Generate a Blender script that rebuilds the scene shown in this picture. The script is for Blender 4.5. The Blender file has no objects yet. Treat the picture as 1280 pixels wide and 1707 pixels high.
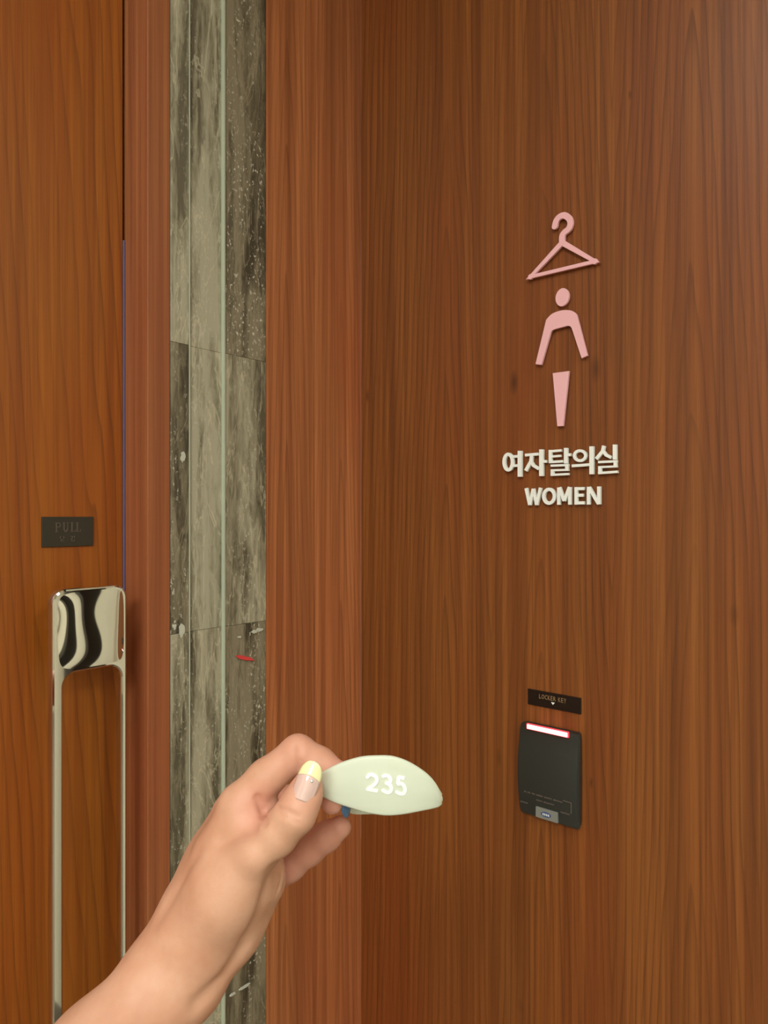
import bpy, bmesh, math, random
import numpy as np
from mathutils import Vector, Matrix

S = bpy.context.scene
COL = S.collection
random.seed(3)

# ---------------------------------------------------------------- camera
F = 1150.0; CX = 640.0; HY = 860.0; EYE = 1.40      # focal length in px, horizon row, eye height (image is 1280x1707)
cam_d = bpy.data.cameras.new('camera'); cam = bpy.data.objects.new('camera', cam_d); COL.objects.link(cam)
cam.location = (0, 0, EYE); cam.rotation_euler = (math.pi / 2, 0, 0)
cam_d.sensor_fit = 'VERTICAL'; cam_d.sensor_height = 36.0; cam_d.lens = 36.0 * F / 1707.0
cam_d.shift_y = (HY - 853.5) / 1707.0
cam_d.clip_start = 0.01
S.camera = cam

# ---------------------------------------------------------------- world, lamps, exposure
w = bpy.data.worlds.new('world'); S.world = w; w.use_nodes = True
w.node_tree.nodes['Background'].inputs[0].default_value = (0.90, 0.97, 1.0, 1)
w.node_tree.nodes['Background'].inputs[1].default_value = 0.25
S.view_settings.view_transform = 'Standard'; S.view_settings.look = 'None'
S.view_settings.exposure = 0.0; S.view_settings.gamma = 1.0; S.view_settings.use_curve_mapping = False

def area(name, loc, size, power, color, shape='DISK', rot=(0, 0, 0)):
    l = bpy.data.lights.new(name, 'AREA'); l.shape = shape; l.size = size; l.energy = power; l.color = color
    o = bpy.data.objects.new(name, l); COL.objects.link(o); o.location = loc; o.rotation_euler = rot
    return o
WARM = (0.93, 1.0, 0.99)
area('ceiling_lamp', (-0.45, -0.25, 2.57), 0.40, 4.0, WARM)
area('ceiling_lamp', (1.15, -0.75, 2.57), 0.40, 9.0, WARM)
area('ceiling_lamp', (-0.60, -1.60, 2.57), 0.40, 10.0, WARM)
area('ceiling_lamp', (1.6, -2.2, 2.57), 0.40, 10.0, WARM)
area('ceiling_panel', (-0.5, -2.2, 2.56), 1.8, 90.0, (0.91, 1.0, 0.99))  # added unseen panel behind the viewer, spreads light evenly over the walls
area('recess_lamp', (1.9, -0.35, 2.56), 0.5, 14.0, (1.0, 0.98, 0.94))  # added lamp out of view, brightens the recess mirrored in the chrome

# ---------------------------------------------------------------- wall frames
U1 = Vector((-0.7612, 0.6484, 0)).normalized()       # along the right wall, away from the camera
U2 = Vector((0.6484, 0.7612, 0)).normalized()
U2 = (U2 - U1 * U2.dot(U1)).normalized()             # along the left wall, away
CORNER = Vector((-0.0343, 1.04, 0))
RW = (-U1, U1.cross(Vector((0, 0, 1))) )             # placeholder
def frame(xa):
    xa = xa.normalized(); ya = Vector((0, 0, 1)).cross(xa)
    m = Matrix(((xa.x, ya.x, 0, CORNER.x), (xa.y, ya.y, 0, CORNER.y), (0, 0, 1, 0), (0, 0, 0, 1)))
    return m
M_R = frame(-U1)      # local x: from the corner to the right, y: into the wall, z up
M_L = frame(U2)       # local x: towards the corner (negative values in view), y: into the wall
def on_wall(M, px, py, out=0.0):
    """point of the wall plane (standing `out` proud) seen at a pixel, in wall coordinates"""
    inv = M.inverted()
    o = inv @ Vector((0, 0, EYE)); d = inv.to_3x3() @ Vector(((px - CX) / F, 1, -(py - HY) / F))
    t = (-out - o.y) / d.y
    p = o + d * t
    return (p.x, p.z)
def at(px, py, d):
    return Vector(((px - CX) / F * d, d, EYE - (py - HY) / F * d))

# ---------------------------------------------------------------- material helper
class NT:
    def __init__(s, name):
        s.m = bpy.data.materials.new(name); s.m.use_nodes = True; s.t = s.m.node_tree
        s.b = s.t.nodes['Principled BSDF']
    def n(s, kind, **kw):
        x = s.t.nodes.new(kind)
        for k, v in kw.items(): setattr(x, k, v)
        return x
    def link(s, a, b): s.t.links.new(a, b)
    def val(s, sock, v):
        if hasattr(v, 'is_linked') or hasattr(v, 'links'): s.link(v, sock)
        else: sock.default_value = v
    def math(s, op, a, b=0.0, c=None, clamp=False):
        x = s.n('ShaderNodeMath', operation=op, use_clamp=clamp)
        s.val(x.inputs[0], a); s.val(x.inputs[1], b)
        if c is not None: s.val(x.inputs[2], c)
        return x.outputs[0]
    def noise(s, vec, scale=1.0, detail=2.0, rough=0.5, dist=0.0):
        x = s.n('ShaderNodeTexNoise'); s.link(vec, x.inputs['Vector'])
        x.inputs['Scale'].default_value = scale; x.inputs['Detail'].default_value = detail
        x.inputs['Roughness'].default_value = rough; x.inputs['Distortion'].default_value = dist
        return x.outputs['Fac']
    def mapping(s, vec, scale, loc=(0, 0, 0)):
        x = s.n('ShaderNodeMapping'); s.link(vec, x.inputs[0])
        x.inputs['Scale'].default_value = scale; x.inputs['Location'].default_value = loc
        return x.outputs[0]
    def ramp(s, fac, stops, interp='LINEAR'):
        x = s.n('ShaderNodeValToRGB'); s.link(fac, x.inputs[0]); e = x.color_ramp.elements
        x.color_ramp.interpolation = interp
        while len(e) > 1: e.remove(e[-1])
        e[0].position = stops[0][0]; e[0].color = (*stops[0][1], 1)
        for p, c in stops[1:]:
            k = e.new(p); k.color = (*c, 1)
        return x.outputs[0]
    def mix(s, fac, a, b, mode='MIX'):
        x = s.n('ShaderNodeMix', data_type='RGBA', blend_type=mode)
        s.val(x.inputs['Factor'], fac)
        for sock, v in ((x.inputs['A'], a), (x.inputs['B'], b)):
            if isinstance(v, tuple): sock.default_value = (*v, 1)
            else: s.link(v, sock)
        return x.outputs['Result']
    def bump(s, h, strength, dist=0.001):
        x = s.n('ShaderNodeBump'); s.link(h, x.inputs['Height']); x.inputs['Strength'].default_value = strength
        x.inputs['Distance'].default_value = dist
        s.link(x.outputs[0], s.b.inputs['Normal'])
    def coord(s): return s.n('ShaderNodeTexCoord').outputs['Object']

def srgb(r, g, b):
    f = lambda c: (c / 255 / 12.92) if c / 255 <= 0.04045 else ((c / 255 + 0.055) / 1.055) ** 2.4
    return (f(r), f(g), f(b))

def plain(name, col, rough=0.5, metal=0.0, spec=0.5, bump=None, **kw):
    t = NT(name); b = t.b
    v = t.noise(t.coord(), 300.0, 2)
    c = t.mix(t.math('MULTIPLY', v, 0.12), col, tuple(x * 0.8 for x in col))
    t.link(c, b.inputs['Base Color'])
    b.inputs['Roughness'].default_value = rough; b.inputs['Metallic'].default_value = metal
    b.inputs['Specular IOR Level'].default_value = spec
    for k, x in kw.items(): b.inputs[k.replace('_', ' ')].default_value = x
    if bump: t.bump(t.noise(t.coord(), bump[0], 2), bump[1], bump[2])
    return t.m

def wood(name, light, mid, dark, centres, F_=85.0, g=3.0, line=0.6, fine=0.5, rough=0.38, seed=0.0, top=1.0, knots=()):
    """vertical quarter/crown cut veneer; centres: list of x positions of the cathedral arches (wall coordinates)"""
    t = NT(name); co = t.coord()
    sep = t.n('ShaderNodeSeparateXYZ'); t.link(co, sep.inputs[0]); x, y, z = sep.outputs
    x = t.math('ADD', x, y)                                  # so that reveals get grain as well
    cmb = t.n('ShaderNodeCombineXYZ'); t.link(x, cmb.inputs[0]); t.link(z, cmb.inputs[2]); cmb.inputs[1].default_value = seed
    v = cmb.outputs[0]
    warp = t.math('SUBTRACT', t.noise(t.mapping(v, (9, 1, 1.3)), 1.0, 2), 0.5)
    warp2 = t.math('SUBTRACT', t.noise(t.mapping(v, (40, 1, 2.2)), 1.0, 2), 0.5)
    # nearest arch centre
    d = None
    for c in centres:
        a = t.math('ABSOLUTE', t.math('SUBTRACT', x, c))
        d = a if d is None else t.math('MINIMUM', d, a)
    dF = t.math('MULTIPLY', d, F_)
    hyp = t.math('SQRT', t.math('ADD', t.math('MULTIPLY', dF, dF), 0.55))
    ph = t.math('ADD', hyp, t.math('MULTIPLY', z, g * top))
    ph = t.math('ADD', ph, t.math('MULTIPLY', warp, 5.0))
    ph = t.math('ADD', ph, t.math('MULTIPLY', warp2, 1.1))
    sn = t.math('FRACT', ph)
    # late wood: asymmetric ramp then sharp return
    lw = t.math('POWER', sn, 5.0)
    edge = t.math('SUBTRACT', 1.0, t.math('POWER', sn, 40.0))
    lw = t.math('MULTIPLY', lw, edge)
    amp = t.noise(t.mapping(v, (22, 1, 0.9), (4, 0, 2)), 1.0, 2)
    amp = t.math('SMOOTH_MIN', t.math('MULTIPLY', t.math('SUBTRACT', amp, 0.28, clamp=True), 3.0), 1.0, 0.2)
    lw = t.math('MULTIPLY', t.math('MULTIPLY', lw, amp), line)
    fib = t.noise(t.mapping(v, (260, 1, 2.2)), 1.0, 3, 0.6)
    fib2 = t.noise(t.mapping(v, (900, 1, 9)), 1.0, 2, 0.6)
    fl = t.math('MULTIPLY', t.math('POWER', t.math('MULTIPLY', t.math('SUBTRACT', fib, 0.45, clamp=True), 3.2, clamp=True), 1.2), fine)
    band = t.noise(t.mapping(v, (60, 1, 0.6), (1, 0, 7)), 1.0, 4, 0.7)
    big = t.noise(t.mapping(v, (5, 1, 1.1), (8, 0, 1)), 1.0, 2)
    base = t.ramp(band, [(0.32, tuple(a * .78 for a in mid)), (0.45, mid), (0.62, light)])
    red = tuple(a * b for a, b in zip(mid, (1.15, 0.82, 0.75)))
    base = t.mix(t.math('MULTIPLY', t.math('SUBTRACT', big, 0.45, clamp=True), 3.0, clamp=True), base, red)
    c = t.mix(lw, base, dark)
    c = t.mix(t.math('MULTIPLY', fl, 0.7), c, dark)
    c = t.mix(t.math('MULTIPLY', t.math('SUBTRACT', fib2, 0.55, clamp=True), 1.4), c, dark)
    # small knots / flecks
    vor = t.n('ShaderNodeTexVoronoi'); t.link(t.mapping(v, (9, 1, 3.6)), vor.inputs[0]); vor.inputs['Scale'].default_value = 1.0
    kn = t.ramp(vor.outputs['Distance'], [(0.0, (1, 1, 1)), (0.055, (0, 0, 0))])
    c = t.mix(t.math('MULTIPLY', kn, 0.6), c, dark)
    for (ka, kz, kr) in knots:
        dx = t.math('DIVIDE', t.math('SUBTRACT', x, ka), kr); dz = t.math('DIVIDE', t.math('SUBTRACT', z, kz), kr * 2.6)
        dd = t.math('ADD', t.math('SQRT', t.math('ADD', t.math('MULTIPLY', dx, dx), t.math('MULTIPLY', dz, dz))), t.math('MULTIPLY', warp2, 1.6))
        c = t.mix(t.math('MULTIPLY', t.math('SUBTRACT', 1.0, dd, clamp=True), 0.75), c, dark)
    t.link(c, t.b.inputs['Base Color'])
    t.link(t.math('ADD', rough, t.math('MULTIPLY', fib, 0.12)), t.b.inputs['Roughness'])
    t.b.inputs['Specular IOR Level'].default_value = 0.45
    t.bump(t.math('ADD', fib, t.math('MULTIPLY', fib2, 0.6)), 0.22, 0.0004)
    return t.m

def stone(name, light, mid, dark, seed, speck=0.5):
    t = NT(name); co = t.coord()
    v = t.mapping(co, (1, 1, 1), (seed, seed * 2.3, seed * 1.7))
    b1 = t.noise(t.mapping(v, (30, 30, 2.6)), 1.0, 4, 0.6, 0.8)
    b2 = t.noise(t.mapping(v, (140, 140, 30)), 1.0, 4, 0.65, 1.0)
    f = t.math('ADD', t.math('MULTIPLY', b1, 0.72), t.math('MULTIPLY', b2, 0.28))
    c = t.ramp(f, [(0.41, dark), (0.48, mid), (0.56, light)])
    # pale cloudy veins
    vn = t.noise(t.mapping(v, (26, 26, 5), (3, 3, 3)), 1.0, 4, 0.6, 1.5)
    ve = t.ramp(t.math('ABSOLUTE', t.math('SUBTRACT', vn, 0.5)), [(0.0, (1, 1, 1)), (0.016, (0, 0, 0))])
    c = t.mix(t.math('MULTIPLY', ve, 0.5), c, tuple(min(1, a * 1.6) for a in light))
    # white flecks, clustered on the dark bands
    sp = t.noise(t.mapping(v, (330, 330, 190), (5, 1, 1)), 1.0, 2, 0.6)
    cl = t.noise(t.mapping(v, (40, 40, 9), (9, 1, 1)), 1.0, 2)
    k = t.math('MULTIPLY', t.ramp(sp, [(0.60, (0, 0, 0)), (0.66, (1, 1, 1))]), t.ramp(cl, [(0.46, (0.05, 0.05, 0.05)), (0.60, (1, 1, 1))]))
    c = t.mix(t.math('MULTIPLY', k, speck), c, srgb(205, 200, 180))
    t.link(c, t.b.inputs['Base Color'])
    t.b.inputs['Roughness'].default_value = 0.42
    t.bump(b2, 0.25, 0.0006)
    return t.m

# ---------------------------------------------------------------- mesh helpers
def obj(name, bm, mat, parent=None, M=None, smooth=False, label=None):
    me = bpy.data.meshes.new(name); bm.to_mesh(me); bm.free()
    if smooth:
        for p in me.polygons: p.use_smooth = True
    for m_ in (mat if isinstance(mat, (list, tuple)) else [mat]): me.materials.append(m_)
    o = bpy.data.objects.new(name, me); COL.objects.link(o)
    if parent is not None:
        o.parent = parent
        if M is not None:
            bpy.context.view_layer.update()
            o.matrix_parent_inverse = Matrix.Identity(4)
            o.matrix_basis = root_world(parent).inverted() @ M
    elif M is not None: o.matrix_basis = M
    if label: o['label'] = label
    return o
def root_world(o):
    m = o.matrix_basis.copy()
    while o.parent is not None:
        o = o.parent; m = o.matrix_basis @ m
    return m
def tag(o, label=None, cat=None, group=None, kind=None):
    if label: o['label'] = label
    if cat: o['category'] = cat
    if group: o['group'] = group
    if kind: o['kind'] = kind
    return o
def empty(name, M, label, cat, group=None):
    o = bpy.data.objects.new(name, None); o.empty_display_size = 0.02; COL.objects.link(o); o.matrix_basis = M
    return tag(o, label, cat, group)
def box(x0, x1, y0, y1, z0, z1, bm=None, bevel=0.0, seg=2):
    b = bmesh.new()
    bmesh.ops.create_cube(b, size=1)
    for v in b.verts:
        v.co = Vector((x0 + (v.co.x + .5) * (x1 - x0), y0 + (v.co.y + .5) * (y1 - y0), z0 + (v.co.z + .5) * (z1 - z0)))
    if bevel: bmesh.ops.bevel(b, geom=b.edges[:], offset=bevel, segments=seg, affect='EDGES', profile=0.5)
    if bm is None: return b
    me = bpy.data.meshes.new('tmp'); b.to_mesh(me); b.free(); bm.from_mesh(me); bpy.data.meshes.remove(me)
    return bm
def prism(pts, y0, y1, bm=None, bevel=0.0, hole=None):
    """extrude an x,z outline from y0 (front, smaller y) to y1"""
    b = bmesh.new()
    f = b.faces.new([b.verts.new((p[0], y0, p[1])) for p in pts])
    f.normal_update()
    if f.normal.y > 0: f.normal_flip()
    r = bmesh.ops.extrude_face_region(b, geom=[f])
    for v in [g for g in r['geom'] if isinstance(g, bmesh.types.BMVert)]: v.co.y = y1
    bmesh.ops.recalc_face_normals(b, faces=b.faces[:])
    if bevel:
        es = [e for e in b.edges if all(abs(v.co.y - y0) < 1e-7 for v in e.verts)]
        bmesh.ops.bevel(b, geom=es, offset=bevel, segments=2, affect='EDGES', profile=0.5)
    if bm is None: return b
    me = bpy.data.meshes.new('tmp'); b.to_mesh(me); b.free(); bm.from_mesh(me); bpy.data.meshes.remove(me)
    return bm
JIT = [0]
def stroke(pts, wd, y0, y1, bm, closed=False, round_=True, bevel=0.0, mapf=None):
    """flat ribbon of width wd along an x,z polyline, as one solid"""
    P = [Vector((p[0], p[1])) for p in pts]; n = len(P); L = []; R = []
    JIT[0] = (JIT[0] + 1) % 7; y0 = y0 - JIT[0] * 3e-5
    for i in range(n):
        a = P[(i - 1) % n] if (closed or i) else None
        c = P[(i + 1) % n] if (closed or i < n - 1) else None
        d1 = (P[i] - a).normalized() if a is not None else None
        d2 = (c - P[i]).normalized() if c is not None else None
        if d1 is None: d1 = d2
        if d2 is None: d2 = d1
        t = (d1 + d2).normalized(); nn = Vector((-t.y, t.x)); k = 1 / max(0.5, nn.dot(Vector((-d1.y, d1.x))))
        L.append(P[i] + nn * wd / 2 * k); R.append(P[i] - nn * wd / 2 * k)
    if closed:
        if mapf: L = [Vector(mapf(q.x, q.y)) for q in L]; R = [Vector(mapf(q.x, q.y)) for q in R]
        b = bmesh.new()
        vs = [[b.verts.new((q.x, y, q.y)) for q in ring] for y in (y0, y1) for ring in (L, R)]
        LF, RF, LB, RB = vs
        for i in range(n):
            j = (i + 1) % n
            b.faces.new((LF[i], LF[j], RF[j], RF[i])); b.faces.new((LB[i], RB[i], RB[j], LB[j]))
            b.faces.new((LF[i], LB[i], LB[j], LF[j])); b.faces.new((RF[i], RF[j], RB[j], RB[i]))
        bmesh.ops.recalc_face_normals(b, faces=b.faces[:])
        me = bpy.data.meshes.new('tmp'); b.to_mesh(me); b.free(); bm.from_mesh(me); bpy.data.meshes.remove(me)
        return bm
    out = list(L)
    if round_:
        t = (P[-1] - P[-2]).normalized(); nn = Vector((-t.y, t.x))
        for k in range(1, 6):
            a = math.pi * k / 6; out.append(P[-1] + nn * math.cos(a) * wd / 2 + t * math.sin(a) * wd / 2)
    out += R[::-1]
    if round_:
        t = (P[0] - P[1]).normalized(); nn = Vector((-t.y, t.x))
        for k in range(1, 6):
            a = math.pi * k / 6; out.append(P[0] + nn * math.cos(a) * wd / 2 + t * math.sin(a) * wd / 2)
    if mapf: out = [Vector(mapf(q.x, q.y)) for q in out]
    return prism([(q.x, q.y) for q in out], y0, y1, bm, bevel)
def smooth_curve(pts, n=8, closed=False):
    out = []; m = len(pts); V = [Vector(p) for p in pts]
    rng = range(m) if closed else range(m - 1)
    for i in rng:
        p0 = V[(i - 1) % m] if (closed or i) else V[0]; p1 = V[i]; p2 = V[(i + 1) % m]
        p3 = V[(i + 2) % m] if (closed or i < m - 2) else V[-1]
        for k in range(n):
            t = k / n
            out.append(0.5 * ((2 * p1) + (p2 - p0) * t + (2 * p0 - 5 * p1 + 4 * p2 - p3) * t * t + (3 * p1 - p0 - 3 * p2 + p3) * t ** 3))
    if not closed: out.append(V[-1])
    return [tuple(p) for p in out]

def glyph(ch, bold=0.0):
    """outline mesh of a character, y up, 1 unit em; returns (bmesh flat in x,z), bounds"""
    cu = bpy.data.curves.new('g', 'FONT'); cu.body = ch; cu.size = 1.0; cu.offset = bold; cu.resolution_u = 4
    o = bpy.data.objects.new('g', cu); COL.objects.link(o)
    bpy.context.view_layer.update()
    me = bpy.data.meshes.new_from_object(o.evaluated_get(bpy.context.evaluated_depsgraph_get()))
    bpy.data.objects.remove(o); bpy.data.curves.remove(cu)
    b = bmesh.new(); b.from_mesh(me); bpy.data.meshes.remove(me)
    bmesh.ops.remove_doubles(b, verts=b.verts, dist=1e-5)
    xs = [v.co.x for v in b.verts]; ys = [v.co.y for v in b.verts]
    return b, (min(xs), max(xs), min(ys), max(ys))
def place_glyph(ch, x0, x1, z0, z1, y0, y1, bold=0.0, bm=None, shear=0.0):
    b, (a, c, d, e) = glyph(ch, bold)
    for v in b.verts:
        u = (v.co.x - a) / (c - a); t = (v.co.y - d) / (e - d)
        v.co = Vector((x0 + u * (x1 - x0), y0, z0 + t * (z1 - z0) + shear * u))
    for f in b.faces:
        f.normal_update()
        if f.normal.y > 0: f.normal_flip()
    r = bmesh.ops.extrude_face_region(b, geom=b.faces[:])
    for v in [g for g in r['geom'] if isinstance(g, bmesh.types.BMVert)]: v.co.y = y1
    bmesh.ops.recalc_face_normals(b, faces=b.faces[:])
    if bm is None: return b
    me = bpy.data.meshes.new('tmp'); b.to_mesh(me); b.free(); bm.from_mesh(me); bpy.data.meshes.remove(me)
    return bm

# ---------------------------------------------------------------- materials
KN = [(*on_wall(M_R, 857, 638), .006), (*on_wall(M_R, 993, 615), .0075), (*on_wall(M_R, 1050, 158), .003), (*on_wall(M_R, 985, 1305), .0035), (*on_wall(M_R, 612, 660), .005)]
W_RIGHT = wood('walnut_veneer_wall', tuple(a * b for a, b in zip(srgb(142, 90, 52), (1.14, 1.0, 0.62))), tuple(a * b for a, b in zip(srgb(121, 73, 41), (1.14, 0.99, 0.62))), tuple(a * b for a, b in zip(srgb(66, 36, 18), (1.14, 1.03, 0.60))), [0.30, 0.155, 0.475, 0.66], 105.0, 4.0, 0.75, 0.85, 0.36, 0.0, 1.0, knots=KN)
W_STRIP = wood('walnut_veneer_strip', tuple(a * b for a, b in zip(srgb(174, 112, 72), (1.38, 1.30, 1.12))), tuple(a * b for a, b in zip(srgb(142, 86, 54), (1.38, 1.30, 1.12))), tuple(a * b for a, b in zip(srgb(84, 44, 22), (1.38, 1.30, 1.12))), [-0.045, -0.15], 120.0, 5.0, 0.6, 0.5, 0.40, 5.0, 1.0)
W_DOOR = wood('teak_veneer_door', tuple(a * b for a, b in zip(srgb(168, 104, 44), (0.98, 0.84, 0.28))), tuple(a * b for a, b in zip(srgb(144, 82, 32), (0.98, 0.84, 0.28))), tuple(a * b for a, b in zip(srgb(84, 42, 12), (0.98, 0.84, 0.28))), [-0.462, -0.62, -0.85, -1.1], 80.0, 5.5, 0.75, 0.35, 0.40, 11.0, 1.0)
W_JAMB = wood('walnut_veneer_jamb', tuple(a * b for a, b in zip(srgb(164, 104, 66), (1.15, 1.08, 0.95))), tuple(a * b for a, b in zip(srgb(140, 84, 54), (1.15, 1.08, 0.95))), srgb(90, 48, 26), [-0.2], 90.0, 1.0, 0.2, 0.4, 0.40, 15.0, 1.0)
STONE_A = stone('grey_travertine', srgb(172, 164, 138), srgb(136, 128, 104), srgb(92, 85, 66), 0.0, 0.6)
STONE_B = stone('grey_travertine_pale', srgb(178, 171, 146), srgb(148, 141, 116), srgb(104, 97, 78), 3.1, 0.45)
STONE_C = stone('grey_travertine_dark', srgb(140, 130, 106), srgb(106, 97, 76), srgb(70, 63, 47), 7.7, 1.0)
GROUT = plain('dark_joint', srgb(120, 114, 96), 0.8)
STRIP_M = plain('pale_metal_strip', srgb(186, 194, 172), 0.35, 0.0)
FILLER = plain('white_filler', srgb(200, 198, 180), 0.7)
CREAM = plain('cream_plaster', srgb(226, 216, 190), 0.9, bump=(60, 0.1, 0.002))
CEIL = plain('white_ceiling', srgb(235, 230, 218), 0.9)
FLOORM = plain('stone_floor', srgb(112, 102, 88), 0.35)
DARKF = plain('dark_bronze', srgb(34, 28, 24), 0.4)
CHROME = plain('polished_chrome', (0.80, 0.79, 0.74), 0.035, 1.0)
SLOTLIGHT = plain('blue_grey_seal', srgb(104, 98, 138), 0.5)
BLACKGAP = plain('dark_gap', srgb(22, 14, 10), 0.9)
PINK = plain('pink_acrylic', srgb(250, 192, 198), 0.45)
WHITE = plain('white_acrylic', srgb(250, 252, 246), 0.4)
SIGNB = plain('black_sign', srgb(26, 20, 16), 0.3)
SIGNB2 = plain('dark_bronze_sign', srgb(50, 44, 32), 0.45)
GOLDTXT = plain('dull_gold_print', srgb(150, 122, 84), 0.5)
GREYTXT = plain('dull_grey_print', srgb(92, 80, 66), 0.5)
READER = plain('charcoal_plastic', srgb(48, 51, 47), 0.42, bump=(900, 0.15, 0.0004))
READER2 = plain('charcoal_plastic_side', srgb(46, 47, 42), 0.35)
RPRINT = plain('faint_grey_print', srgb(104, 92, 84), 0.5)
BADGE = plain('grey_badge', srgb(132, 134, 126), 0.4)
BLUE = plain('blue_oval', srgb(66, 84, 132), 0.4)
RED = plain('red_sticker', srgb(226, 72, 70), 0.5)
t = NT('red_white_led'); t.b.inputs['Emission Color'].default_value = (1.0, 0.70, 0.68, 1); t.b.inputs['Emission Strength'].default_value = 2.2
t.b.inputs['Base Color'].default_value = (1, 0.8, 0.8, 1); LED = t.m
t = NT('red_led_rim'); t.b.inputs['Emission Color'].default_value = (1.0, 0.06, 0.08, 1); t.b.inputs['Emission Strength'].default_value = 1.1
t.b.inputs['Base Color'].default_value = (0.8, 0.05, 0.07, 1); LEDR = t.m
t = NT('lamp_glass'); t.b.inputs['Emission Color'].default_value = (1.0, 0.86, 0.68, 1); t.b.inputs['Emission Strength'].default_value = 6.0; LAMPG = t.m

# ---------------------------------------------------------------- room shell
CEILZ = 2.6
RIGHT_END = 0.555
# right wall
o = obj('wall_right', box(0, RIGHT_END, 0, 0.12, 0, CEILZ), W_RIGHT, M=M_R); tag(o, 'walnut veneer wall carrying the changing room sign', kind='structure')
# left wall measures (wall coordinates)
a_strip = on_wall(M_L, 445, 860)[0]
a_st0 = on_wall(M_L, 284, 860)[0]; a_s1 = on_wall(M_L, 316, 860)[0]; a_s2 = on_wall(M_L, 373, 860)[0]
a_j = on_wall(M_L, 246, 860)[0]
REC = 0.03
for _ in range(60):     # depth of the door recess so that its inner corner shows at column 210
    p = M_L @ Vector((a_j, REC, 1.4)); px = CX + F * p.x / p.y
    REC += (px - 210) * 0.0004
DP = -REC               # 'out' of the door plane
a_door = on_wall(M_L, 205, 860, DP)[0]
print('REC', REC, a_strip, a_st0, a_j, a_door)
SOFFIT = 2.35
o = obj('wall_left', box(a_strip, -0.0001, 0, 0.12, 0, CEILZ, bevel=0.0003), W_STRIP, M=M_L); tag(o, 'narrow walnut veneer strip between the stone and the corner', kind='structure')
# stone pilaster: backing, slabs, two pale strips
back = obj('trim_1', box(a_st0, a_strip, 0.012, 0.12, 0, CEILZ), GROUT, M=M_L); tag(back, 'grey stone pilaster made of stacked slabs', kind='structure')
zj = [0.0, 0.30, on_wall(M_L, 400, 1648)[1], on_wall(M_L, 300, 1056)[1], on_wall(M_L, 300, 572)[1], 2.10, CEILZ]
cols = [(a_st0 + .0004, a_s1 - .0004, 0.000, (STONE_B, STONE_A, STONE_C)), (a_s1 + .0016, a_s2 - .001, 0.003, (STONE_B, STONE_B, STONE_A)), (a_s2 + .0026, a_strip - .0006, 0.001, (STONE_C, STONE_A, STONE_C))]
for (x0, x1, yy, ms) in cols:
    for k in range(len(zj) - 1):
        m_ = ms[0] if zj[k] >= zj[4] - .01 else (ms[1] if zj[k] > 1.2 else ms[2])
        if x0 == cols[0][0]: m_ = [STONE_B, STONE_C, STONE_A][0 if zj[k] >= zj[4] - .01 else 1 if zj[k] > 1.2 else 2]
        obj('stone_slab', box(x0, x1, yy + random.uniform(0, .0008), 0.02, zj[k] + .00015, zj[k + 1] - .00015, bevel=.0005), m_, back, M_L)
obj('corner_strip', box(a_s1 - .0004, a_s1 + .0014, 0.0005, 0.015, 0, CEILZ, bevel=.0003), STRIP_M, back, M_L, label='thin pale vertical line in the stone')
obj('corner_strip', box(a_s2 - .001, a_s2 + .0022, -0.0005, 0.015, 0, CEILZ, bevel=.0004), STRIP_M, back, M_L, label='wider pale vertical line in the stone')
def chip(parent, px, py, sx, sz, seed, out=0.0):
    rr = random.Random(seed); a, z = on_wall(M_L, px, py, out)
    pts = []
    for k in range(14):
        an = 2 * math.pi * k / 14; r = rr.uniform(.55, 1.0)
        pts.append((a + math.cos(an) * sx * r, z + math.sin(an) * sz * r))
    return prism(pts, -out - .0004, -out + .004)
for q, (px, py, sx, sz) in enumerate([(303, 1050, .0045, .010), (291, 1045, .003, .004), (433, 1050, .006, .003), (424, 1053, .006, .0025), (400, 1062, .003, .0018), (305, 762, .004, .007), (408, 1645, .010, .002), (388, 1658, .006, .002)]):
    obj('filler_patch', chip(back, px, py, sx, sz, q), FILLER, back, M_L, label='ragged white filler at a stone joint')
# jamb: front face and reveal
o = obj('trim_2', box(a_j, a_st0 - .0003, 0, 0.12, 0, CEILZ, bevel=.0008), W_JAMB, M=M_L); tag(o, 'wooden door jamb beside the stone pilaster', kind='structure')
DW = 0.95
x_l = a_j - DW
o = obj('trim_3', box(x_l, a_j, 0, 0.12, SOFFIT, CEILZ), W_JAMB, M=M_L); tag(o, 'wooden panel above the door', kind='structure')
o = obj('trim_4', box(x_l - .08, x_l, 0, 0.12, 0, CEILZ), W_JAMB, M=M_L); tag(o, 'left jamb of the wooden door', kind='structure')
# the slot beside the door leaf
o = obj('trim_5', box(a_door, a_j, REC + .010, REC + .03, 0, SOFFIT), BLACKGAP, M=M_L); tag(o, 'dark rebate behind the door edge', kind='structure')
slot_light = obj('door_seal', box(a_door + .0002, a_door + .0034, REC + .001, REC + .0099, on_wall(M_L, 208, 985, DP)[1], on_wall(M_L, 208, 400, DP)[1], bevel=.0008), SLOTLIGHT, o, M_L, label='violet blue strip in the door slot')  # bluish light in the slot, put into the colour of a strip
# door leaf
door = obj('door_1', box(x_l + .004, a_door, REC, REC + .045, 0.01, SOFFIT - .006, bevel=.0012), W_DOOR, M=M_L)
tag(door, 'teak veneer pull door with a chrome handle', kind='structure')
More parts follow.
